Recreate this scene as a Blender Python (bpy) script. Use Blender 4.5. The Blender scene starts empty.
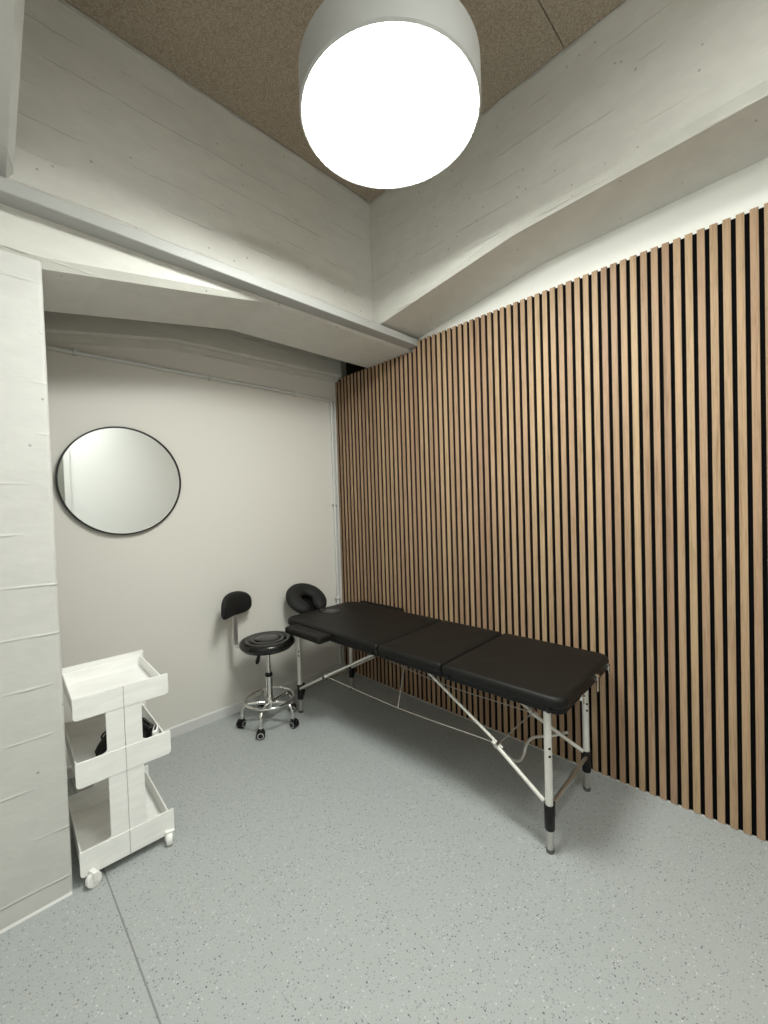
import bpy, bmesh, math, random
from mathutils import Vector, Matrix
random.seed(7)
scene = bpy.context.scene
COL = scene.collection
PI = math.pi

# ------------------------------------------------------------------ helpers
def link(o, parent=None):
    COL.objects.link(o)
    if parent is not None:
        o.parent = parent
    return o

def obj(name, bm, mats, parent=None, smooth=None, bevel=None, seg=2):
    """one mesh object out of a bmesh"""
    bmesh.ops.remove_doubles(bm, verts=bm.verts, dist=1e-6)
    bmesh.ops.recalc_face_normals(bm, faces=bm.faces)
    me = bpy.data.meshes.new(name)
    bm.to_mesh(me); bm.free()
    if not isinstance(mats, (list, tuple)):
        mats = [mats]
    for m in mats:
        me.materials.append(m)
    o = link(bpy.data.objects.new(name, me), parent)
    if bevel:
        b = o.modifiers.new('bevel', 'BEVEL'); b.width = bevel; b.segments = seg
        b.limit_method = 'ANGLE'; b.angle_limit = math.radians(40)
    if smooth is not None:
        for p in me.polygons:
            p.use_smooth = True
        try:
            me.set_sharp_from_angle(angle=math.radians(smooth))
        except Exception:
            pass
    return o

def tag(o, label=None, cat=None, group=None, kind=None):
    if label: o['label'] = label
    if cat: o['category'] = cat
    if group: o['group'] = group
    if kind: o['kind'] = kind
    return o

def thing(name, label, cat, loc=(0, 0, 0), rz=0.0, group=None):
    o = bpy.data.objects.new(name, None)
    o.empty_display_size = 0.1
    o.location = loc; o.rotation_euler = (0, 0, rz)
    link(o)
    return tag(o, label, cat, group)

def add_box(bm, x0, x1, y0, y1, z0, z1, mat=0, M=None):
    v = [Vector((x, y, z)) for z in (z0, z1) for y in (y0, y1) for x in (x0, x1)]
    if M is not None:
        v = [M @ p for p in v]
    v = [bm.verts.new(p) for p in v]
    for f in ((0, 2, 3, 1), (4, 5, 7, 6), (0, 1, 5, 4), (1, 3, 7, 5), (3, 2, 6, 7), (2, 0, 4, 6)):
        fc = bm.faces.new([v[i] for i in f]); fc.material_index = mat

def frames(pts, closed=False):
    """parallel transport frames"""
    n = len(pts); out = []
    up = None
    for i in range(n):
        a = pts[i - 1] if (i > 0 or closed) else pts[i]
        b = pts[(i + 1) % n] if (i < n - 1 or closed) else pts[i]
        t = (b - a).normalized()
        if up is None:
            up = Vector((0, 0, 1)) if abs(t.z) < .9 else Vector((1, 0, 0))
        s = t.cross(up)
        if s.length < 1e-6:
            s = t.orthogonal()
        s.normalize(); up = s.cross(t).normalized()
        out.append((t, s, up))
    return out

def add_tube(bm, pts, r, n=12, closed=False, caps=True, rs=None, flat=1.0):
    pts = [Vector(p) for p in pts]
    fr = frames(pts, closed)
    rings = []
    for i, p in enumerate(pts):
        rr = rs[i] if rs else r
        t, s, u = fr[i]
        rings.append([bm.verts.new(p + s * (rr * math.cos(2 * PI * k / n)) + u * (rr * flat * math.sin(2 * PI * k / n))) for k in range(n)])
    m = len(rings)
    for i in range(m if closed else m - 1):
        A, B = rings[i], rings[(i + 1) % m]
        for k in range(n):
            bm.faces.new((A[k], A[(k + 1) % n], B[(k + 1) % n], B[k]))
    if caps and not closed:
        bm.faces.new(rings[0]); bm.faces.new(list(reversed(rings[-1])))

def smooth_path(pts, n=8):
    """Catmull-Rom"""
    P = [Vector(p) for p in pts]; out = []
    for i in range(len(P) - 1):
        p0 = P[i - 1] if i else P[i] * 2 - P[i + 1]
        p1, p2 = P[i], P[i + 1]
        p3 = P[i + 2] if i + 2 < len(P) else P[i + 1] * 2 - P[i]
        for k in range(n):
            t = k / n
            out.append(.5 * ((2 * p1) + (p2 - p0) * t + (2 * p0 - 5 * p1 + 4 * p2 - p3) * t * t + (3 * p1 - p0 - 3 * p2 + p3) * t ** 3))
    out.append(P[-1])
    return out

def add_lathe(bm, prof, c=(0, 0, 0), n=48, M=None, cap0=True, cap1=True, mat=0):
    """prof: (radius, z) list"""
    c = Vector(c); rings = []
    for r, z in prof:
        ring = []
        for k in range(n):
            a = 2 * PI * k / n
            p = Vector((r * math.cos(a), r * math.sin(a), z))
            ring.append(bm.verts.new((M @ p if M is not None else p) + c))
        rings.append(ring)
    for A, B in zip(rings, rings[1:]):
        for k in range(n):
            f = bm.faces.new((A[k], A[(k + 1) % n], B[(k + 1) % n], B[k])); f.material_index = mat
    if cap0 and prof[0][0] > 1e-5:
        bm.faces.new(list(reversed(rings[0]))).material_index = mat
    if cap1 and prof[-1][0] > 1e-5:
        bm.faces.new(rings[-1]).material_index = mat

def add_prism(bm, poly, a0, a1, axis, mat=0):
    """extrude a 2D polygon along an axis: axis 'y' -> poly is (x,z); 'x' -> (y,z); 'z' -> (x,y)"""
    def P(u, v, w):
        return {'y': (u, w, v), 'x': (w, u, v), 'z': (u, v, w)}[axis]
    A = [bm.verts.new(P(u, v, a0)) for u, v in poly]
    B = [bm.verts.new(P(u, v, a1)) for u, v in poly]
    n = len(poly)
    bm.faces.new(A).material_index = mat
    bm.faces.new(list(reversed(B))).material_index = mat
    for k in range(n):
        bm.faces.new((A[k], A[(k + 1) % n], B[(k + 1) % n], B[k])).material_index = mat

def rrect(x0, x1, y0, y1, rads, n=8):
    """rounded rectangle; rads = (x0y0, x1y0, x1y1, x0y1)"""
    out = []
    for (cx, cy, sx, sy, a0), r in zip(((x0, y0, 1, 1, PI), (x1, y0, -1, 1, 1.5 * PI), (x1, y1, -1, -1, 0), (x0, y1, 1, -1, .5 * PI)), rads):
        for k in range(n + 1):
            a = a0 + .5 * PI * k / n
            out.append((cx + sx * r + r * math.cos(a), cy + sy * r + r * math.sin(a)))
    return out

def add_loft(bm, loops, mat=0, M=None):
    R = [[bm.verts.new(M @ Vector(p) if M is not None else Vector(p)) for p in L] for L in loops]
    n = len(R[0])
    for A, B in zip(R, R[1:]):
        for k in range(n):
            bm.faces.new((A[k], A[(k + 1) % n], B[(k + 1) % n], B[k])).material_index = mat
    bm.faces.new(list(reversed(R[0]))).material_index = mat
    bm.faces.new(R[-1]).material_index = mat

def add_pad(bm, x0, x1, y0, y1, z0, z1, rads, er=.02, crown=.006, M=None, er_bottom=.008):
    """upholstered pad: rounded outline, soft edges, crowned top"""
    def loop(inset, z):
        q = [max(.004, r - inset) for r in rads]
        return [(x, y, z) for x, y in rrect(x0 + inset, x1 - inset, y0 + inset, y1 - inset, q)]
    L = []
    for k in range(5):
        a = .5 * PI * k / 4
        L.append(loop(er_bottom * (1 - math.sin(a)), z0 + er_bottom * (1 - math.cos(a))))
    for k in range(7):
        a = .5 * PI * k / 6
        L.append(loop(er * (1 - math.cos(a)), z1 - er + er * math.sin(a)))
    w = min(x1 - x0, y1 - y0) / 2
    for f in (.25, .5, .75, .93):
        i = er + (w - er) * f
        L.append(loop(i, z1 + crown * (1 - (1 - f) ** 2)))
    add_loft(bm, L, M=M)

# ------------------------------------------------------------------ materials
def mat(name, color=(.8, .8, .8), rough=.5, metal=0.0, spec=None):
    m = bpy.data.materials.new(name); m.use_nodes = True
    b = m.node_tree.nodes['Principled BSDF']
    b.inputs['Base Color'].default_value = (*color, 1)
    b.inputs['Roughness'].default_value = rough
    b.inputs['Metallic'].default_value = metal
    if spec is not None:
        b.inputs['Specular IOR Level'].default_value = spec
    return m

class NT:
    def __init__(s, m):
        s.t = m.node_tree; s.b = s.t.nodes['Principled BSDF']
    def n(s, typ, **kw):
        d = s.t.nodes.new(typ)
        for k, v in kw.items():
            if k in d.inputs.keys():
                d.inputs[k].default_value = v
            else:
                setattr(d, k, v)
        return d
    def l(s, a, b):
        s.t.links.new(a, b)
    def coord(s, scale=(1, 1, 1)):
        tc = s.n('ShaderNodeTexCoord'); mp = s.n('ShaderNodeMapping')
        mp.inputs['Scale'].default_value = scale
        s.l(tc.outputs['Object'], mp.inputs['Vector'])
        return mp.outputs['Vector']
    def ramp(s, inp, stops, interp='LINEAR'):
        r = s.n('ShaderNodeValToRGB'); r.color_ramp.interpolation = interp
        e = r.color_ramp.elements
        while len(e) < len(stops): e.new(.5)
        for k, (p, c) in enumerate(stops):
            e[k].position = p; e[k].color = (*c, 1) if len(c) == 3 else c
        s.l(inp, r.inputs['Fac']); return r.outputs['Color']
    def math(s, op, a, b=None):
        d = s.n('ShaderNodeMath', operation=op)
        for i, x in enumerate((a, b)):
            if x is None: continue
            if isinstance(x, (int, float)): d.inputs[i].default_value = x
            else: s.l(x, d.inputs[i])
        return d.outputs[0]
    def mix(s, fac, a, b):
        d = s.n('ShaderNodeMix', data_type='RGBA')
        for i, x in ((0, fac), (6, a), (7, b)):
            if isinstance(x, (int, float)): d.inputs[i].default_value = x
            elif isinstance(x, tuple): d.inputs[i].default_value = (*x, 1)
            else: s.l(x, d.inputs[i])
        return d.outputs[2]
    def bump(s, h, strength=.3, dist=.01, prev=None):
        d = s.n('ShaderNodeBump'); d.inputs['Strength'].default_value = strength; d.inputs['Distance'].default_value = dist
        s.l(h, d.inputs['Height'])
        if prev is not None: s.l(prev, d.inputs['Normal'])
        return d.outputs['Normal']

def concrete(name, color, period=.115, amp=1.0):
    """white paint over board-marked concrete: ridges at the board joints, pinholes, rough grain"""
    m = mat(name, color, .55); t = NT(m)
    v = t.coord()
    sep = t.n('ShaderNodeSeparateXYZ'); t.l(v, sep.inputs[0])
    big = t.n('ShaderNodeTexNoise', Scale=3.0, Detail=3.0); t.l(v, big.inputs['Vector'])
    z = t.math('ADD', sep.outputs['Z'], t.math('MULTIPLY', big.outputs['Fac'], .03))
    fr = t.math('FRACT', t.math('DIVIDE', z, period))
    d = t.math('ABSOLUTE', t.math('SUBTRACT', fr, .5))
    ridge = t.n('ShaderNodeMapRange'); ridge.inputs[1].default_value = .0; ridge.inputs[2].default_value = .034
    ridge.inputs[3].default_value = 1.0; ridge.inputs[4].default_value = 0.0
    t.l(d, ridge.inputs[0])
    # ridges come and go along the board
    br = t.n('ShaderNodeTexNoise', Scale=6.0, Detail=2.0); t.l(v, br.inputs['Vector'])
    gate = t.n('ShaderNodeMapRange'); gate.inputs[1].default_value = .42; gate.inputs[2].default_value = .56
    t.l(br.outputs['Fac'], gate.inputs[0])
    rid = t.math('MULTIPLY', ridge.outputs[0], gate.outputs[0])
    vs = t.coord((1.0, 1.0, 2.2))
    gr = t.n('ShaderNodeTexNoise', Scale=9.0, Detail=6.0, Roughness=.6); t.l(vs, gr.inputs['Vector'])
    vo = t.n('ShaderNodeTexVoronoi', Scale=17.0); t.l(v, vo.inputs['Vector'])
    sel = t.n('ShaderNodeSeparateColor'); t.l(vo.outputs['Color'], sel.inputs[0])
    hole = t.math('MULTIPLY', t.math('LESS_THAN', vo.outputs['Distance'], .075), t.math('LESS_THAN', sel.outputs[0], .45))
    h = t.math('ADD', t.math('MULTIPLY', rid, .75), t.math('MULTIPLY', gr.outputs['Fac'], .42))
    h = t.math('SUBTRACT', h, t.math('MULTIPLY', hole, .8))
    t.l(t.bump(h, .55 * amp, .008), t.b.inputs['Normal'])
    dark = tuple(c * .45 for c in color)
    c2 = tuple(c * .93 for c in color)
    base = t.mix(t.ramp(gr.outputs['Fac'], [(.4, (0, 0, 0)), (.7, (1, 1, 1))]), c2, color)
    t.l(t.mix(t.math('MULTIPLY', hole, .75), base, dark), t.b.inputs['Base Color'])
    return m

M_concrete = concrete('painted_concrete', (.66, .65, .605))
M_column = concrete('painted_column_concrete', (.605, .605, .58), period=.172, amp=.9)

M_plaster = mat('white_plaster', (.71, .69, .645), .6)
t = NT(M_plaster)
no = t.n('ShaderNodeTexNoise', Scale=60.0, Detail=3.0); t.l(t.coord(), no.inputs['Vector'])
t.l(t.bump(no.outputs['Fac'], .06, .004), t.b.inputs['Normal'])

M_white_trim = mat('white_gloss_trim', (.64, .64, .63), .4)
M_backwall = mat('white_wall_paint', (.80, .80, .78), .6)
M_bright = mat('brightened_white_paint', (.86, .855, .82), .6)  # white raised in colour to make up for light missing above the slats
M_frontwall = mat('white_wall_paint_far', (.73, .74, .73), .6)
M_trunk = mat('dimmed_white_trunking', (.39, .39, .38), .45)  # white trunking, darkened in colour to offset the strong lamp light
M_void = mat('dark_void', (.05, .045, .04), .9)  # near-black, also lines the added cavity to put shade in the niche gap
M_door = mat('grey_green_door', (.17, .175, .15), .5)

# wood wool ceiling board
M_woodwool = mat('wood_wool_board', (.3, .25, .2), .95, spec=.1)
t = NT(M_woodwool); v = t.coord()
n1 = t.n('ShaderNodeTexNoise', Scale=115.0, Detail=4.0, Roughness=.7, Distortion=1.0); t.l(v, n1.inputs['Vector'])
n2 = t.n('ShaderNodeTexVoronoi', Scale=230.0); t.l(v, n2.inputs['Vector'])
f = t.math('ADD', t.math('MULTIPLY', n1.outputs['Fac'], .75), t.math('MULTIPLY', n2.outputs['Distance'], .35))
t.l(t.ramp(f, [(.28, (.19, .145, .105)), (.48, (.345, .285, .22)), (.66, (.50, .425, .34))]), t.b.inputs['Base Color'])
t.l(t.bump(f, .8, .006), t.b.inputs['Normal'])

# speckled vinyl floor with one welded seam
M_floor = mat('speckled_vinyl', (.45, .46, .45), .42)
t = NT(M_floor); v = t.coord()
def flecks(scale, thr, frac, off):
    mp = t.n('ShaderNodeMapping'); mp.inputs['Location'].default_value = (off, off * 1.7, 0); t.l(v, mp.inputs['Vector'])
    vo = t.n('ShaderNodeTexVoronoi', Scale=scale); t.l(mp.outputs[0], vo.inputs['Vector'])
    s = t.n('ShaderNodeSeparateColor'); t.l(vo.outputs['Color'], s.inputs[0])
    size = t.math('MULTIPLY', t.math('ADD', s.outputs[1], .4), thr)
    return t.math('MULTIPLY', t.math('LESS_THAN', vo.outputs['Distance'], size), t.math('LESS_THAN', s.outputs[0], frac))
cloud = t.n('ShaderNodeTexNoise', Scale=260.0, Detail=2.0); t.l(v, cloud.inputs['Vector'])
base = t.ramp(cloud.outputs['Fac'], [(.3, (.355, .38, .38)), (.7, (.42, .44, .435))])
c = t.mix(flecks(150, .34, .30, 3.1), base, (.27, .285, .29))
c = t.mix(flecks(150, .30, .13, 1.3), c, (.11, .12, .125))
c = t.mix(flecks(150, .30, .14, 7.7), c, (.56, .58, .565))
c = t.mix(flecks(90, .20, .03, 5.2), c, (.45, .36, .27))
sp = t.n('ShaderNodeSeparateXYZ'); t.l(v, sp.inputs[0])
seam = t.math('LESS_THAN', t.math('ABSOLUTE', t.math('SUBTRACT', sp.outputs['X'], .296)), .0026)
c = t.mix(t.math('MULTIPLY', seam, .8), c, (.17, .18, .18))
t.l(c, t.b.inputs['Base Color'])

# oak veneer, one tone per slat
M_oak = mat('oak_veneer', (.4, .28, .18), .55, spec=.3)
t = NT(M_oak)
at = t.n('ShaderNodeAttribute', attribute_name='tone'); 
v = t.coord((1.0, 1.0, .035))
mp = t.n('ShaderNodeVectorMath', operation='ADD'); t.l(v, mp.inputs[0])
sh = t.n('ShaderNodeCombineXYZ'); t.l(t.math('MULTIPLY', at.outputs['Fac'], 37.0), sh.inputs[2]); t.l(t.math('MULTIPLY', at.outputs['Fac'], 11.0), sh.inputs[1]); t.l(sh.outputs[0], mp.inputs[1])
g = t.n('ShaderNodeTexNoise', Scale=210.0, Detail=4.0, Roughness=.6, Distortion=.6); t.l(mp.outputs[0], g.inputs['Vector'])
g2 = t.n('ShaderNodeTexNoise', Scale=40.0, Detail=2.0); t.l(mp.outputs[0], g2.inputs['Vector'])
gf = t.math('ADD', t.math('MULTIPLY', g.outputs['Fac'], .6), t.math('MULTIPLY', g2.outputs['Fac'], .4))
tone = t.ramp(at.outputs['Fac'], [(0, (.335, .212, .137)), (.3, (.43, .295, .183)), (.55, (.39, .254, .163)), (.8, (.455, .32, .193)), (1, (.365, .23, .152))])
dk = t.n('ShaderNodeMix', data_type='RGBA', blend_type='MULTIPLY'); dk.inputs[0].default_value = 1.0
t.l(tone, dk.inputs[6]); t.l(t.ramp(gf, [(.33, (.62, .58, .52)), (.52, (1, 1, 1)), (.7, (1.12, 1.1, 1.06))]), dk.inputs[7])
t.l(dk.outputs[2], t.b.inputs['Base Color'])
t.l(t.bump(gf, .12, .002), t.b.inputs['Normal'])
M_slatside = mat('dark_slat_core', (.022, .013, .009), .8)
M_felt = mat('black_felt', (.006, .006, .006), .95, spec=.1)

def leather(name, color, rough, sc=420.0):
    m = mat(name, color, rough); t = NT(m)
    vo = t.n('ShaderNodeTexVoronoi', Scale=sc); t.l(t.coord(), vo.inputs['Vector'])
    no = t.n('ShaderNodeTexNoise', Scale=9.0, Detail=2.0); t.l(t.coord(), no.inputs['Vector'])
    t.l(t.bump(no.outputs['Fac'], .10, .02, t.bump(vo.outputs['Distance'], .10, .001)), t.b.inputs['Normal'])
    return m
M_leather = leather('black_leatherette', (.006, .0057, .0052), .5)
M_leather.node_tree.nodes['Principled BSDF'].inputs['Specular IOR Level'].default_value = .27
M_gloss = leather('glossy_black_leatherette', (.006, .006, .006), .24, 300)
M_fabric = leather('black_fabric', (.005, .005, .005), .72, 800)
M_blackwood = mat('black_frame', (.005, .005, .0055), .5, spec=.3)
M_plastic = mat('black_plastic', (.005, .005, .005), .42, spec=.35)
M_chrome = mat('chrome', (.72, .71, .69), .14, 1.0)
M_alu = mat('white_aluminium', (.76, .74, .70), .33, .35)
M_barsteel = mat('satin_steel', (.78, .77, .75), .32, .85)
M_steel = mat('brushed_steel', (.62, .60, .57), .3, 1.0)
M_cable = mat('steel_cable', (.50, .48, .44), .45, .4)
M_wplastic = mat('white_plastic', (.83, .82, .79), .42)
t = NT(M_wplastic)
no = t.n('ShaderNodeTexNoise', Scale=30.0, Detail=3.0); t.l(t.coord((.25, 1, 1.6)), no.inputs['Vector'])
t.l(t.ramp(no.outputs['Fac'], [(.35, (.84, .84, .82)), (.65, (.90, .90, .88))]), t.b.inputs['Base Color'])
M_mirror = mat('mirror_silver', (.93, .95, .94), .02, 1.0)
M_blackmetal = mat('black_metal', (.004, .004, .004), .35)
M_shade = mat('lamp_shade_white', (.44, .44, .43), .45)
M_paper = mat('white_packet', (.82, .82, .82), .5)
M_seam = mat('shadowed_seam', (.42, .42, .40), .6)
M_rubber = mat('grey_rubber', (.10, .10, .10), .7)

def lamp_mat(name, strength):
    m = bpy.data.materials.new(name); m.use_nodes = True
    t = m.node_tree; t.nodes.clear()
    e = t.nodes.new('ShaderNodeEmission'); e.inputs['Color'].default_value = (.97, 1.0, .94, 1); e.inputs['Strength'].default_value = strength
    out = t.nodes.new('ShaderNodeOutputMaterial'); t.links.new(e.outputs[0], out.inputs[0])
    return m
M_lamp = lamp_mat('lamp_diffuser', 27.0)
M_lamp_dim = lamp_mat('dimmed_lamp_diffuser', 22.0)

# ------------------------------------------------------------------ room (metres; camera stands over the origin, y = along the slatted wall, away)
XL, XR = -.36, 2.125       # left wall / right plaster wall
YF, YB = -.88, 2.634      # wall behind the camera / white back wall
ZC = 3.159
YBEAM, XBEAM = 1.829, 1.774

def S(name, bm, m, label=None, cat=None, **kw):
    o = obj(name, bm, m, **kw); tag(o, label, cat, kind='structure'); return o

bm = bmesh.new(); add_box(bm, XL - .1, XR + .1, YF - .1, YB + .1, -.1, 0); S('floor', bm, M_floor, 'grey speckled vinyl floor with a welded seam', 'floor')
bm = bmesh.new(); add_box(bm, XL - .1, XR + .1, YB, YB + .1, 0, 3.4); S('wall_back', bm, M_plaster, 'plain off-white plaster wall with the round mirror', 'wall')
bm = bmesh.new(); add_box(bm, XR, XR + .1, YF - .1, 2.25, 0, 3.25); add_box(bm, XR, XR + .1, 2.25, YB, 0, 2.335); S('wall_right', bm, M_bright, 'white plaster wall behind and above the wooden slats', 'wall')
bm = bmesh.new(); add_box(bm, XL - .1, XL, YF - .1, YB, 0, 3.4); S('wall_left', bm, M_backwall)
bm = bmesh.new(); add_box(bm, XL, XR, YF - .1, YF, 0, 3.4); S('wall_front', bm, M_frontwall)

# wood-wool boards with open joints against the beams, dark slab above, unseen dark boxes added so the niche wall gap looks black
bm = bmesh.new()
for y0, y1 in ((YF, -.5385), (-.5345, .661), (.665, YBEAM - .006)):
    add_box(bm, .10, XBEAM - .006, y0, y1, ZC, ZC + .025, 0)
add_box(bm, XL - .1, XR + .5, YF - .1, YB + .1, ZC + .10, ZC + .2, 1); add_box(bm, XR + .1, XR + .5, 2.15, YB + .1, 2.2, 2.3, 1); add_box(bm, XR + .4, XR + .5, 2.15, YB + .1, 2.3, ZC + .1, 1); add_box(bm, XR + .1, XR + .4, 2.15, 2.25, 2.3, ZC + .1, 1); add_box(bm, XR + .1, XR + .4, YB, YB + .1, 2.3, ZC + .1, 1)
S('ceiling', bm, [M_woodwool, M_void], 'beige wood-wool ceiling boards between the white beams', 'ceiling')

# beam along the back (over the niche), haunched down to the column, chamfered front edge
def lin(x, pts):
    for (a, va), (b, vb) in zip(pts, pts[1:]):
        if x <= b: return va + (vb - va) * (x - a) / (b - a) if x > a else va
    return pts[-1][1]
ZT = ZC + .10
bm = bmesh.new()
BOT = [(XL, 2.196), (.2, 2.196), (1.06, 2.345), (XR, 2.345)]
CH = [(XL, .030), (.2, .030), (.75, .026), (1.06, .012), (XR, .012)]
loops = []
for x in [XL, .0, .2, .35, .5, .75, .9, 1.06, 1.3, 1.7, XR]:
    zb, ch = lin(x, BOT), lin(x, CH)
    loops.append([(x, YBEAM, ZT), (x, YBEAM, zb + ch), (x, YBEAM + ch * .75, zb), (x, 2.25, zb), (x, 2.25, ZT)])
add_loft(bm, loops)
S('concrete_beam', bm, M_concrete, 'white concrete beam spanning the niche, haunched towards the column', 'beam')

# beam over the slatted wall, haunch towards the far corner
bm = bmesh.new()
BOT2 = [(YF, 2.58), (.06, 2.573), (.917, 2.548), (1.829, 2.412)]
CH2 = [(YF, .034), (.917, .030), (1.829, .006)]
loops = []
for y in [YF, -.6, .06, .4, .7, .917, 1.2, 1.5, 1.829]:
    zb, ch = lin(y, BOT2), lin(y, CH2)
    loops.append([(XBEAM, y, ZT), (XBEAM, y, zb + ch), (XBEAM + ch * .75, y, zb), (XR, y, zb), (XR, y, ZT)])
add_loft(bm, loops)
S('concrete_beam', bm, M_concrete, 'white concrete beam above the wooden slat wall', 'beam')

# beam over the camera's left, running from the column towards the viewer
bm = bmesh.new()
loops = []
for y in [YF, 0, .6, 1.0, 1.3, 1.486, 1.829]:
    zb, ch = lin(y, [(YF, 2.60), (1.0, 2.60), (1.3, 2.578), (1.829, 2.447)]), .026
    loops.append([(.137, y, ZT), (.137, y, zb + ch), (.137 - ch * .75, y, zb), (XL, y, zb), (XL, y, ZT)])
add_loft(bm, loops)
S('concrete_beam', bm, M_column, 'white concrete beam end at the top left, above the column', 'beam')

# low beam on the back wall with a stepped, haunched lower edge
bm = bmesh.new()
BOT3 = [(XL, 2.20), (.2, 2.215), (.86, 2.330), (1.1, 2.338), (XR, 2.358)]
loops = []
for x in [XL, .2, .4, .6, .86, 1.0, 1.1, 1.5, 1.8, XR]:
    zb = lin(x, BOT3)
    loops.append([(x, 2.575, ZT), (x, 2.575, zb + .012), (x, 2.587, zb), (x, 2.612, zb), (x, 2.612, zb - .03), (x, YB, zb - .036), (x, YB, ZT)])
add_loft(bm, loops)
S('concrete_beam', bm, M_concrete, 'low white beam along the top of the mirror wall', 'beam')

# column on the left
bm = bmesh.new()
add_prism(bm, rrect(XL, .2, YBEAM, 2.25, (.001, .014, .014, .001), 4), 0, 2.21, 'z')
S('concrete_column', bm, M_column, 'white painted board-marked concrete column at left', 'column', smooth=40)

# skirting, corner strip, opposite door (seen in the mirror)
bm = bmesh.new(); add_prism(bm, [(YB, 0), (YB - .014, 0), (YB - .014, .054), (YB - .009, .060), (YB, .060)], .2, 2.10, 'x')
S('baseboard_back', bm, M_white_trim, 'low white skirting along the mirror wall', 'skirting')
bm = bmesh.new(); add_box(bm, 2.072, 2.090, 2.618, YB, .060, 2.165); S('trim_1', bm, M_white_trim, 'white corner strip beside the wooden slats', 'trim', bevel=.002)
bm = bmesh.new(); add_prism(bm, [(YBEAM, 0), (YBEAM - .006, 0), (YBEAM - .004, .003), (YBEAM, .007)], XL, .196, 'x'); S('trim_3', bm, M_white_trim, 'pale sealant bead along the foot of the column', 'sealant')
bm = bmesh.new()
add_box(bm, .77, .83, YF, YF + .03, 0, 2.1); add_box(bm, -.16, .77, YF, YF + .03, 2.03, 2.1); add_box(bm, -.22, -.16, YF, YF + .03, 0, 2.1)
df = S('door_1', bm, M_white_trim, bevel=.003)
bm = bmesh.new(); add_box(bm, -.16, .77, YF, YF + .018, .005, 2.03); o = obj('door_leaf', bm, M_door, df)

# white cable trunking along the foot of the back beam
bm = bmesh.new()
add_prism(bm, [(YBEAM, 2.361), (YBEAM - .072, 2.361), (YBEAM - .075, 2.364), (YBEAM - .075, 2.404), (YBEAM - .072, 2.407), (YBEAM, 2.407)], XL, 2.098, 'x')
o = obj('mounted_cable_trunking', bm, M_trunk)
tag(o, 'white square cable trunking running along the concrete beam over the niche', 'cable trunking')

# ------------------------------------------------------------------ slatted oak wall
sw = thing('slat_panelling', 'oak slat panelling on black felt covering the wall behind the massage table', 'wall panel', (2.101, 0, 0))
bm = bmesh.new()
tl = bm.verts.layers.float.new('tone')
PITCH, OFF, WID = .0398, .9329, .0245
k = -43
while True:
    yc = OFF - PITCH * k - PITCH / 2          # slat centre
    k += 1
    if yc < YF + .03: break
    y0, y1 = yc - WID / 2, min(yc + WID / 2, YB - .003)
    if y0 > YB - .015: continue
    zt = 2.398 if yc < 1.795 else 2.343
    if yc > 2.56: zt = 2.325
    tone = random.random()
    vs = [bm.verts.new((x, y, z)) for z in (.006, zt) for y in (y0, y1) for x in (0, .013)]
    for vv in vs: vv[tl] = tone
    for idx, mi in (((0, 1, 3, 2), 1), ((4, 6, 7, 5), 0), ((0, 2, 6, 4), 0), ((1, 5, 7, 3), 1), ((0, 4, 5, 1), 1), ((2, 3, 7, 6), 1)):
        bm.faces.new([vs[i] for i in idx]).material_index = mi
o = obj('slats', bm, [M_oak, M_slatside], sw)
bm = bmesh.new(); add_box(bm, .013, .0225, YF + .02, 1.81, .004, 2.394); add_box(bm, .013, .0225, 1.81, YB - .002, .004, 2.34); obj('felt_backing', bm, M_felt, sw)
bm = bmesh.new(); add_box(bm, 2.104, 2.112, YF, 2.60, 0, .0038); S('trim_2', bm, M_white_trim)

# ------------------------------------------------------------------ pipe conduit on the back wall
pc = thing('pipe_conduit', 'thin white pipe running along the mirror wall and down the corner', 'pipe', (0, YB, 0))
bm = bmesh.new()
pts = [(.2, -.016, 2.168), (1.0, -.016, 2.170), (2.015, -.016, 2.169)]
pts += [(2.015 + .03 * math.sin(a), -.016, 2.139 + .03 * math.cos(a)) for a in [PI / 10 * i for i in range(1, 6)]]
pts += [(2.045, -.016, 1.0), (2.045, -.016, .062)]
add_tube(bm, pts, .011, 10); obj('pipe', bm, M_white_trim, pc, smooth=50)
for x, z, hor in ((.40, 2.168, 1), (1.09, 2.170, 1), (1.72, 2.17, 1), (2.045, 1.35, 0), (2.045, .60, 0)):
    bm = bmesh.new()
    if hor: add_box(bm, x - .009, x + .009, -.032, -.002, z - .016, z + .016)
    else: add_box(bm, x - .024, x + .018, -.032, -.002, z - .009, z + .009)
    obj('pipe_clip', bm, M_white_trim, pc, bevel=.003)

# ------------------------------------------------------------------ round mirror
mc = Vector((.592, YB - .001, 1.512)); MR = .296
mi = thing('wall_mirror', 'large round mirror with a thin black frame on the white wall', 'mirror', mc)
RX = Matrix.Rotation(PI / 2, 4, 'X')      # z -> -y
bm = bmesh.new()
add_lathe(bm, [(MR - .008, .0), (MR, .0), (MR, .024), (MR - .0015, .026), (MR - .0065, .026), (MR - .008, .024), (MR - .008, .0)], n=96, M=RX, cap0=False, cap1=False)
obj('frame', bm, M_blackmetal, mi, smooth=35)
bm = bmesh.new(); add_lathe(bm, [(MR - .0078, .004), (MR - .0078, .018)], n=96, M=RX); obj('mirror_glass', bm, M_mirror, mi)

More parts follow.
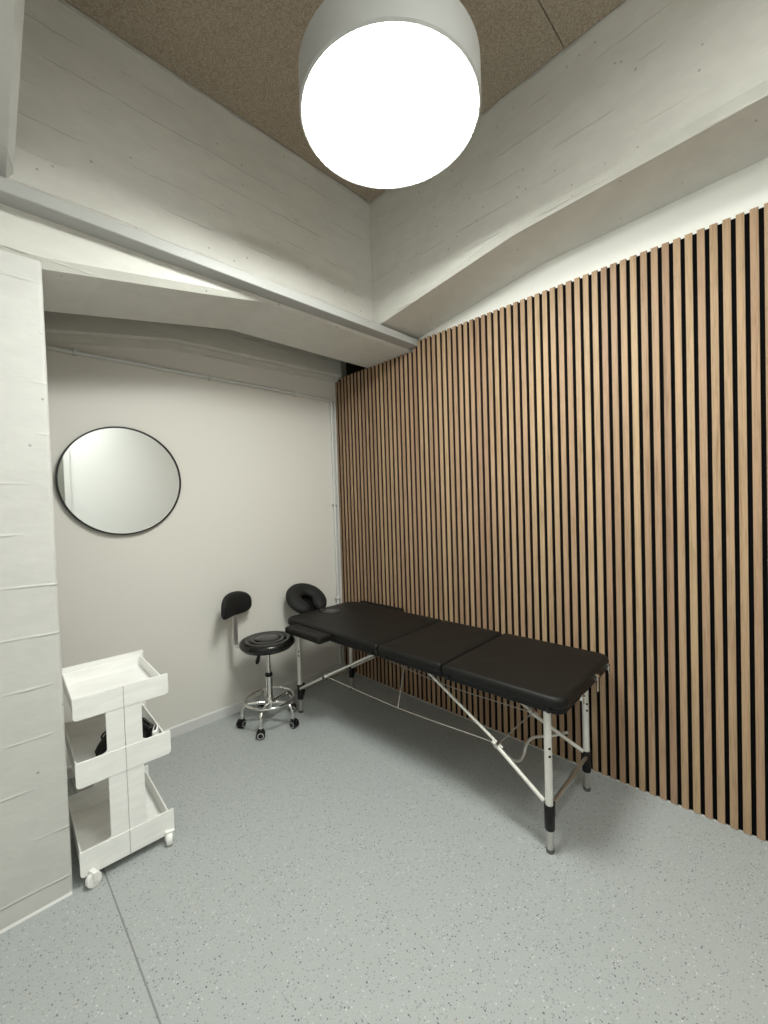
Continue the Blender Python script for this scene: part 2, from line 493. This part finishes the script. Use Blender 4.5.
# ------------------------------------------------------------------ pendant lamp
def pendant(x, y, LZ, LR, label, ml):
    lp = thing('pendant_lamp', label, 'lamp', (x, y, LZ))
    bm = bmesh.new()
    add_lathe(bm, [(LR - .012, .012), (LR - .012, .004), (LR - .006, 0), (LR, .006), (LR, .124), (LR - .006, .130), (.02, .130)], n=96, cap0=False)
    obj('lamp_shade', bm, M_shade, lp, smooth=40)
    bm = bmesh.new()
    add_lathe(bm, [(.001, -.002), (.15, -.0015), (LR - .03, .000), (LR - .0125, .006), (LR - .0125, .02), (.001, .02)], n=96); obj('diffuser', bm, ml, lp, smooth=40)
    bm = bmesh.new(); add_tube(bm, [(0, 0, .130), (0, 0, ZC - LZ - .02)], .008, 12); obj('suspension_rod', bm, M_shade, lp, smooth=40)
    bm = bmesh.new(); add_lathe(bm, [(.06, ZC - LZ), (.06, ZC - LZ - .022), (.05, ZC - LZ - .028), (.01, ZC - LZ - .028)], n=40); obj('ceiling_rose', bm, M_shade, lp, smooth=40)
pendant(1.027, .949, 2.602, .294, 'large white drum lamp with a glowing round diffuser under the ceiling boards', M_lamp)
pendant(.62, -.42, 2.98, .27, 'white drum lamp mounted high at the door end of the room', M_lamp_dim)

# ------------------------------------------------------------------ massage table
mt = thing('massage_table', 'black folding massage table on white aluminium legs beside the slatted wall', 'massage table', (1.475, .600, 0), math.radians(1.6))
U0, U1 = -.012, .578
ZP0, ZP1, ZF = .583, .620, .555
secs = [(.0, .534, (.055, .055, .014, .014)), (.541, .934, (.014,) * 4), (.941, 1.785, (.012, .012, .085, .060))]
for a, b, rd in secs:
    bm = bmesh.new(); add_pad(bm, U0, U1, a, b, ZP0 - .004, ZP1, rd, er=.020, crown=.006)
    cu = obj('cushion', bm, M_leather, mt, smooth=50)
    if b > 1.7:
        # face hole with its plug
        bm = bmesh.new()
        Mh = Matrix.Translation((.265, 1.655, ZP1 + .0055))
        add_lathe(bm, [(.078, -.006), (.076, .0025), (.070, .0042), (.064, .0022), (.060, -.001), (.05, .001), (.001, .002)], n=40, M=Mh @ Matrix.Diagonal((.82, 1.1, 1, 1)))
        obj('face_hole_plug', bm, M_gloss, cu, smooth=50)
    bm = bmesh.new()
    r2 = [max(.008, r - .012) for r in rd]
    add_loft(bm, [[(x, y, z) for x, y in rrect(U0 + .010, U1 - .010, a + (.010 if a == 0 else 0), b - (.010 if b > 1.7 else 0), r2)] for z in (ZF, ZP0)])
    obj('wooden_frame', bm, M_blackwood, mt, smooth=40, bevel=.003)
# legs: white tube, black height clamp with screw, steel foot tube, rubber tip
def leg(u, v, lean=0.0):
    bm = bmesh.new(); add_tube(bm, [(u, v, .150), (u, v, ZF + .002)], .0145, 20)
    L = obj('leg', bm, M_alu, mt, smooth=50)
    for z in (.405, .375):
        bm = bmesh.new(); add_tube(bm, [(u - .0108, v - .0108, z), (u - .0085, v - .0085, z)], .0048, 14)
        obj('adjustment_hole', bm, M_plastic, L)
    bm = bmesh.new(); add_tube(bm, [(u, v, .012), (u, v, .110)], .0125, 18); obj('leg_extension', bm, M_steel, L, smooth=50)
    bm = bmesh.new(); add_tube(bm, [(u, v, 0), (u, v, .014)], .0145, 18); obj('rubber_tip', bm, M_rubber, L, smooth=50)
    bm = bmesh.new()
    add_tube(bm, [(u, v, .088), (u, v, .092), (u, v, .180), (u, v, .184)], .019, 18, rs=[.017, .019, .019, .017])
    add_box(bm, u + .008, u + .030, v - .011, v + .011, .125, .182)
    add_tube(bm, [(u + .004, v, .112), (u + .026, v, .112)], .010, 12)
    obj('height_clamp', bm, M_plastic, L, smooth=40)
    return L
LEG = [(.035, .080), (.478, .088), (.0385, 1.705), (.478, 1.698)]
for u, v in LEG: leg(u, v)
# two-piece diagonal struts from each clamp up to the underside
def strut(name, p, q, r=.0085, m=None):
    bm = bmesh.new(); add_tube(bm, [p, q], r, 12); return obj(name, bm, m or M_alu, mt, smooth=50)
STRUTS = [  # (clamp end, joint, top end)
    ((.031, .098, .195), (.035, .292, .332), (.045, .695, ZF + .001)),
    ((.472, .100, .180), (.376, .292, .332), (.262, .640, ZF + .001)),
    ((.031, 1.685, .165), (.035, 1.435, .307), (.045, .985, ZF + .001)),
    ((.474, 1.685, .165), (.478, 1.435, .307), (.468, .985, ZF + .001))]
for k, (p0, pj, p1) in enumerate(STRUTS):
    p0, pj, p1 = Vector(p0), Vector(pj), Vector(p1)
    side = Vector((.007, 0, 0))
    e = (pj - p0).normalized() * .022; e2 = (p1 - pj).normalized() * .022
    strut('lower_strut', p0 - side * .6, pj - side + e, .0085)
    strut('upper_strut', pj + side - e2, p1 + side, .0066)
    bm = bmesh.new(); add_tube(bm, [pj - side * 2.2, pj + side * 2.4], .0095, 12); obj('joint_bolt', bm, M_plastic if k > 1 else M_steel, mt, smooth=50)
# cross members between the leg pairs
strut('cross_brace', (.055, .085, .160), (.462, .085, .160), .0075, M_steel)
strut('cross_brace', (.055, 1.700, .150), (.462, 1.700, .150), .0075, M_steel)
strut('tension_cable', (.045, .292, .332), (.376, .292, .332), .0028, M_cable)
strut('tension_cable', (.045, 1.435, .307), (.488, 1.435, .307), .0028, M_cable)
bm = bmesh.new()
add_tube(bm, smooth_path([(.030, .290, .336), (.092, .290, .270), (.155, .290, .212), (.225, .290, .174), (.268, .290, .180), (.298, .290, .212), (.345, .288, .222), (.40, .27, .214), (.44, .23, .215), (.470, .165, .243)], 8), .0062, 10)
obj('curved_stay', bm, M_alu, mt, smooth=60)
for u in (.035, .478):
    hub = (.256, .92, .295)
    bm = bmesh.new(); add_tube(bm, smooth_path([(u + .01, 1.435, .305), (u + (.256 - u) * .15, .875, .285), (.045 if u < .2 else .376, .292, .330)], 6), .0024, 8); obj('tension_cable', bm, M_cable, mt)
    strut('hanger_cable', (u + (.256 - u) * .15, .875, .285), (.22 if u < .2 else .33, .925, ZF + .001), .0024, M_cable)
# hinge screws along the side rails and clasps on the near end
for u, s in ((U0 + .0105, -1), (U1 - .0105, 1)):
    for v in (.03 + .03, .885, .985, .505):
        bm = bmesh.new(); add_tube(bm, [(u, v, .566), (u + s * .006, v, .566), (u + s * .009, v, .566)], .009, 16, rs=[.010, .010, .006]); 
        obj('corner_screw', bm, M_plastic, mt, smooth=40)
for u, z0, z1, w in ((.345, .532, .604, .012), (.165, .545, .585, .011), (.500, .562, .600, .011)):
    bm = bmesh.new()
    y = -.002
    add_box(bm, u - w, u + w, y - .006, y + .004, z1 - .024, z1)
    add_box(bm, u - w * .6, u + w * .6, y - .008, y - .004, z0, z1 - .014)
    add_tube(bm, [(u - w, y - .007, z1 - .008), (u + w, y - .007, z1 - .008)], .004, 10)
    obj('clasp', bm, M_chrome, mt, bevel=.0012)
# side arm rests at the head end
for (a, b, zt) in ((U0 - .088, U0 + .006, .604), (U1 + .004, U1 + .056, .618)):
    bm = bmesh.new(); add_pad(bm, a, b, 1.300, 1.650 if a < 0 else 1.715, zt - .038, zt, (.016,) * 4, er=.012, crown=.003)
    ar = obj('armrest', bm, M_leather, mt, smooth=50)
    c = (a + b) / 2
    x0, x1 = (c, U0 + .02) if a < 0 else (U1 - .02, c)
    for vv in (1.40, 1.56):
        bm = bmesh.new(); add_box(bm, x0, x1, vv - .012, vv + .012, zt - .050, zt - .039); obj('bracket', bm, M_blackwood, ar)
# face cradle: horseshoe cushion on a tilting frame beyond the head end
hc = Vector((.246, 1.892, .676))
tilt = Matrix.Translation(hc) @ Matrix.Rotation(math.radians(38), 4, 'X')
bm = bmesh.new()
N = 40; g = math.radians(20)
path = []
for k in range(N + 1):
    a = -PI / 2 + g + (2 * PI - 2 * g) * k / N
    path.append(tilt @ Vector((.098 * math.cos(a), .092 * math.sin(a), 0)))
fr_n = (tilt.to_3x3() @ Vector((0, 0, 1))).normalized()
rings = []
for i, p in enumerate(path):
    a = path[max(0, i - 1)]; b = path[min(N, i + 1)]
    tdir = (b - a).normalized(); s = tdir.cross(fr_n).normalized()
    e = min(i, N - i); rr = 1.0 if e > 3 else (.45, .78, .92, .98)[e]
    rings.append([bm.verts.new(p + s * (.056 * rr * math.cos(2 * PI * q / 16)) + fr_n * (.036 * rr * math.sin(2 * PI * q / 16))) for q in range(16)])
for A, B in zip(rings, rings[1:]):
    for q in range(16): bm.faces.new((A[q], A[(q + 1) % 16], B[(q + 1) % 16], B[q]))
bm.faces.new(rings[0]); bm.faces.new(list(reversed(rings[-1])))
fc = obj('face_cradle', bm, M_fabric, mt, smooth=70)
bm = bmesh.new()
back = -fr_n * .040
add_box(bm, -.085, .085, -.09, .09, -.046, -.034, M=tilt); obj('cradle_plate', bm, M_blackwood, fc, bevel=.004)
for du in (-.05, .05):
    bm = bmesh.new()
    add_tube(bm, [Vector((.262 + du, 1.70, .568)), Vector((.262 + du, 1.80, .570)), Vector((.262 + du, 1.865, .606)), tilt @ Vector((du, .0, -.042))], .006, 10)
    obj('cradle_rod', bm, M_alu, fc, smooth=60)

# ------------------------------------------------------------------ rolling stool
st = thing('rolling_stool', 'round black padded stool on chrome castors with a small backrest', 'stool', (1.262, 2.335, 0))
bm = bmesh.new()
prof = [(.150, .486), (.160, .489), (.166, .498), (.1675, .508), (.165, .519), (.157, .528), (.145, .532), (.120, .5305), (.117, .528), (.114, .5315), (.085, .533), (.082, .5305), (.079, .5335), (.04, .535), (.001, .5355)]
add_lathe(bm, prof, n=72); se = obj('seat', bm, M_gloss, st, smooth=60)
bm = bmesh.new(); add_lathe(bm, [(.146, .476), (.150, .486), (.12, .486)], n=56); obj('seat_pan', bm, M_plastic, se, smooth=40)
bm = bmesh.new(); add_box(bm, -.07, .07, -.05, .05, .462, .478); obj('mounting_plate', bm, M_chrome, se, bevel=.003)
bm = bmesh.new(); add_tube(bm, [(0, 0, .300), (0, 0, .470)], .0125, 20); obj('gas_piston', bm, M_chrome, st, smooth=50)
bm = bmesh.new(); add_lathe(bm, [(.021, .296), (.023, .300), (.023, .312), (.016, .318)], n=28); obj('piston_collar', bm, M_plastic, st, smooth=40)
bm = bmesh.new(); add_lathe(bm, [(.030, .110), (.034, .118), (.034, .148), (.024, .165), (.0205, .175), (.0205, .298)], n=32); obj('column_tube', bm, M_chrome, st, smooth=40)
# height lever
bm = bmesh.new(); dl = Vector((-.97, .0, 0)).normalized()
add_tube(bm, [Vector((0, 0, .468)) + dl * .01, Vector((0, 0, .466)) + dl * .050, Vector((0, 0, .445)) + dl * .060], .004, 8)
lv = obj('height_lever', bm, M_chrome, st, smooth=60)
bm = bmesh.new(); add_tube(bm, [Vector((0, 0, .448)) + dl * .058, Vector((0, 0, .435)) + dl * .062, Vector((0, 0, .405)) + dl * .072, Vector((0, 0, .392)) + dl * .076], .01, 12, rs=[.006, .0105, .0125, .007]); obj('lever_grip', bm, M_plastic, lv, smooth=60)
# foot ring
bm = bmesh.new(); add_tube(bm, [(.146 * math.cos(2 * PI * k / 64), .146 * math.sin(2 * PI * k / 64), .156) for k in range(64)], .0085, 12, closed=True); obj('foot_ring', bm, M_chrome, st, smooth=70)
# five legs and castors
for k in range(5):
    a = math.radians(6 + 72 * k); d = Vector((math.cos(a), math.sin(a), 0)); s = Vector((-d.y, d.x, 0))
    bm = bmesh.new()
    add_tube(bm, smooth_path([d * .025 + Vector((0, 0, .132)), d * .08 + Vector((0, 0, .139)), d * .130 + Vector((0, 0, .139)), d * .156 + Vector((0, 0, .120)), d * .164 + Vector((0, 0, .085)), d * .166 + Vector((0, 0, .056))], 6), .0115, 12)
    lg = obj('leg', bm, M_chrome, st, smooth=60)
    c = d * .172 + Vector((0, 0, .025))
    sw_a = a + (.9, 2.2, -.6, .3, 1.4)[k]
    ax = Vector((math.cos(sw_a), math.sin(sw_a), 0))
    Mz = Matrix.Rotation(sw_a, 4, 'Z') @ Matrix.Rotation(PI / 2, 4, 'Y')
    bm = bmesh.new(); add_lathe(bm, [(.012, .022), (.0125, .036), (.0165, .040), (.0165, .052), (.010, .058)], c=d * .167, n=20)
    add_box(bm, -.006, .006, -.02, .02, .016, .046, M=Matrix.Translation((c.x, c.y, 0)) @ Matrix.Rotation(sw_a, 4, 'Z'))
    ca = obj('caster', bm, M_plastic, st, smooth=40)
    for off in (-.0125, .0125):
        bm = bmesh.new()
        add_lathe(bm, [(.019, -.008), (.025, -.006), (.025, .006), (.019, .008)], c=c + ax * off, n=28, M=Mz)
        obj('wheel', bm, M_plastic, ca, smooth=40)
        bm = bmesh.new(); o2 = off * 1.70
        add_lathe(bm, [(.0185, -.0016), (.0185, .0016), (.0135, .0018), (.0135, -.0018), (.0185, -.0016)], c=c + ax * o2, n=28, M=Mz, cap0=False, cap1=False)
        obj('wheel_trim', bm, M_chrome, ca, smooth=40)
# backrest: flat chrome bar from under the seat, bent up to a curved pad
bd = math.radians(121); d = Vector((math.cos(bd), math.sin(bd), 0)); s = Vector((-d.y, d.x, 0))
bm = bmesh.new()
cl = smooth_path([d * .05 + Vector((0, 0, .468)), d * .16 + Vector((0, 0, .468)), d * .205 + Vector((0, 0, .470)), d * .222 + Vector((0, 0, .486)), d * .224 + Vector((0, 0, .54)), d * .226 + Vector((0, 0, .66)), d * .230 + Vector((0, 0, .745))], 6)
rings = []
for i, p in enumerate(cl):
    a = cl[max(0, i - 1)]; b = cl[min(len(cl) - 1, i + 1)]; tt = (b - a).normalized(); nn = tt.cross(s).normalized()
    rings.append([tuple(p + s * (x * .021) + nn * (y * .004)) for x, y in ((-1, -1), (1, -1), (1, 1), (-1, 1))])
add_loft(bm, rings); bb = obj('backrest_bar', bm, M_barsteel, st, smooth=35, bevel=.0015)
bm = bmesh.new(); pa = d * .221 + Vector((0, 0, .474)); add_tube(bm, [pa + d * .004 - s * .016, pa + d * .016 - s * .016], .010, 14); obj('clamp_knob', bm, M_chrome, bb, smooth=40)
na = math.radians(297)                      # the way the pad faces
f = Vector((math.cos(na), math.sin(na), 0)); w = Vector((-f.y, f.x, 0))
bm = bmesh.new(); cpos = d * .234 + Vector((0, 0, .738))
W_, H_ = .140, .076
nu, nv = 40, 9
def bp(al, ph):
    # superellipse outline, bean-shaped, thickness through ph
    ca_, sa_ = math.cos(al), math.sin(al)
    ex = .72
    x = W_ * math.copysign(abs(ca_) ** ex, ca_); z = H_ * math.copysign(abs(sa_) ** ex, sa_)
    z -= .018 * (x / W_) ** 2 * (1 if z > 0 else 1)
    r = math.cos(ph) ** .5 if abs(math.cos(ph)) > 1e-6 else 0.0
    y = .026 * math.sin(ph)
    x *= r; z *= r
    curve = .035 * (x / W_) ** 2
    return cpos + w * x + Vector((0, 0, z)) + f * (y + curve)
loops = []
for j in range(nv + 1):
    ph = -PI / 2 * .985 + PI * .985 * j / nv
    loops.append([tuple(bp(2 * PI * k / nu, ph)) for k in range(nu)])
add_loft(bm, loops); obj('backrest', bm, M_fabric, st, smooth=80)

# ------------------------------------------------------------------ white storage trolley
tr = thing('storage_trolley', 'narrow white three-tier plastic trolley on castors beside the column', 'trolley', (.221, 1.824, 0), math.radians(-2))
TW, TD = .313, .405
def tray(z0, z1):
    """floor and low side rails; the taller front and back lips are sub-parts"""
    bm = bmesh.new(); zr = z1 - .024
    ob = rrect(.005, TW - .009, .005, TD - .005, (.006,) * 4, 3)
    ib = rrect(.011, TW - .015, .009, TD - .009, (.004,) * 4, 3)
    L = [[(x, y, z0 + .002) for x, y in rrect(.020, TW - .020, .010, TD - .010, (.006,) * 4, 3)],
         [(x, y, z0 + .010) for x, y in ob], [(x, y, zr) for x, y in ob], [(x, y, zr) for x, y in ib], [(x, y, z0 + .014) for x, y in ib]]
    add_loft(bm, L)
    ty = obj('tray', bm, M_wplastic, tr, smooth=35, bevel=.0012)
    for nm, y0 in (('front_lip', 0.0), ('back_lip', TD - .008)):
        bm = bmesh.new(); hw = TW / 2
        add_prism(bm, rrect(0, TW, z0, z1, (.014, .014, .004, .004), 5), y0, y0 + .008, 'y')
        lp_ = obj(nm, bm, M_wplastic, ty, bevel=.0015)
        if y0 == 0.0:
            bm = bmesh.new(); add_box(bm, hw - .0011, hw + .0011, -.0005, .003, z0 + .002, z1 - .001); obj('lip_seam', bm, M_seam, ty)
    return ty
for z0, z1 in ((.033, .127), (.357, .450), (.602, .684)): tray(z0, z1)
# central uprights, front and back, each of two boards
for yy in (.002, TD - .010):
    for a, b in ((.098, .1555), (.1575, .215)):
        for z0, z1 in ((.122, .362), (.446, .606)):
            bm = bmesh.new(); r = .014
            # flared foot where the board meets the tray lip
            outer = a if a < .15 else b
            sg = -1 if a < .15 else 1
            poly = []
            for k in range(7):
                t_ = k / 6 * PI / 2
                poly.append((outer + sg * r * (1 - math.sin(t_)), z0 + .004 + r * (1 - math.cos(t_))))
            inner = b if a < .15 else a
            poly += [(outer, z1), (inner, z1), (inner, z0)] 
            poly = [(outer + sg * r, z0)] + poly
            add_prism(bm, poly, yy, yy + .008, 'y'); obj('upright_board', bm, M_wplastic, tr, bevel=.001)
for (x, y, ang) in ((.036, -.017, .30), (TW - .022, -.012, 1.25), (.040, TD - .04, .8), (TW - .035, TD - .04, 2.0)):
    bm = bmesh.new()
    Mz = Matrix.Rotation(ang, 4, 'Z') @ Matrix.Rotation(PI / 2, 4, 'X')
    kr = 1.0 if y < .1 else .72
    add_lathe(bm, [(.012 * kr, -.0125), (.0225 * kr, -.011), (.0245 * kr, -.007), (.0245 * kr, .007), (.0225 * kr, .011), (.012 * kr, .0125)], c=(x, y, .0245 * kr), n=28, M=Mz)
    ca = obj('caster', bm, M_wplastic, tr, smooth=40)
    bm = bmesh.new(); R_ = Matrix.Translation((x, y, 0)) @ Matrix.Rotation(ang, 4, 'Z')
    add_prism(bm, [(-.017, .020), (-.0135, .020), (-.0135, .050), (.0135, .050), (.0135, .020), (.017, .020), (.017, .054), (-.017, .054)], -.007, .009, 'x'); bmesh.ops.scale(bm, vec=(1, 1, kr * (1.0 if kr == 1 else .9)), verts=bm.verts); bm.transform(R_)
    obj('caster_fork', bm, M_wplastic, ca, bevel=.002)

# things lying in the middle tray
TM = Matrix.Translation((.221, 1.824, 0)) @ Matrix.Rotation(math.radians(-2), 4, 'Z')
po = thing('black_pouch', 'black cloth pouch with a carrying loop in the middle trolley tray', 'pouch', TM @ Vector((.125, .15, .372)), math.radians(-3))
bm = bmesh.new(); L = []
for z, sx, sy, dx in ((0, .046, .075, .006), (.012, .050, .080, .006), (.03, .043, .075, .010), (.06, .030, .062, .018), (.085, .017, .045, .026), (.095, .007, .03, .028)):
    L.append([(dx + sx * math.copysign(abs(math.cos(2 * PI * k / 24)) ** .6, math.cos(2 * PI * k / 24)) * (1 + .06 * math.sin(k * 2.3 + z * 40)),
               sy * math.copysign(abs(math.sin(2 * PI * k / 24)) ** .6, math.sin(2 * PI * k / 24)) * (1 + .05 * math.cos(k * 1.7 + z * 60)), z) for k in range(24)])
add_loft(bm, L); obj('pouch_body', bm, M_fabric, po, smooth=60)
bm = bmesh.new(); add_tube(bm, smooth_path([(.026, -.01, .088), (.010, -.02, .104), (-.012, -.03, .106), (-.026, -.03, .094), (-.022, -.035, .082), (-.004, -.035, .084)], 6), .0055, 8, flat=.6); obj('carrying_loop', bm, M_fabric, po, smooth=60)
bm = bmesh.new()
add_pad(bm, -.018, .018, -.06, .06, 0, .068, (.012,) * 4, er=.010, crown=.001)
o = obj('black_case', bm, M_plastic, smooth=50); o.matrix_world = TM @ Matrix.Translation((.262, .17, .372)) @ Matrix.Rotation(.12, 4, 'Z')
tag(o, 'small black case in the middle trolley tray, behind the white packet', 'case')
bm = bmesh.new()
add_pad(bm, -.010, .010, -.03, .03, 0, .084, (.006,) * 4, er=.006, crown=.001)
o = obj('white_packet', bm, M_paper, smooth=50); o.matrix_world = TM @ Matrix.Translation((.272, .055, .372)) @ Matrix.Rotation(-.35, 4, 'Z')
tag(o, 'small white packet in front of the black case in the trolley', 'packet')

# ------------------------------------------------------------------ camera
r_ = Vector((0.7088, -0.7045, -0.0319)); 
yaw, pit, rol = 0.7809, -0.0227, -0.0319
fwd = Vector((math.sin(yaw) * math.cos(pit), math.cos(yaw) * math.cos(pit), math.sin(pit)))
rt = Vector((math.cos(yaw), -math.sin(yaw), 0)); up = rt.cross(fwd)
c_, s_ = math.cos(rol), math.sin(rol)
r2 = rt * c_ + up * s_; u2 = up * c_ - rt * s_
cam = bpy.data.cameras.new('camera'); co = bpy.data.objects.new('camera', cam); COL.objects.link(co)
Mx = Matrix((r2, u2, -fwd)).transposed().to_4x4(); Mx.translation = (0, 0, 1.3478)
co.matrix_world = Mx
cam.sensor_fit = 'VERTICAL'; cam.sensor_height = 24.0; cam.lens = 413.887 / 1024 * 24.0
cam.clip_start = .02
scene.camera = co

# ------------------------------------------------------------------ light, view
wd = bpy.data.worlds.new('world'); scene.world = wd; wd.use_nodes = True
wd.node_tree.nodes['Background'].inputs[0].default_value = (.02, .02, .02, 1)
vs = scene.view_settings
vs.view_transform = 'Standard'; vs.look = 'None'; vs.gamma = 1.0; vs.use_curve_mapping = False
vs.exposure = 0.98
scene.cycles.use_denoising = True
scene.cycles.max_bounces = 12; scene.cycles.diffuse_bounces = 8
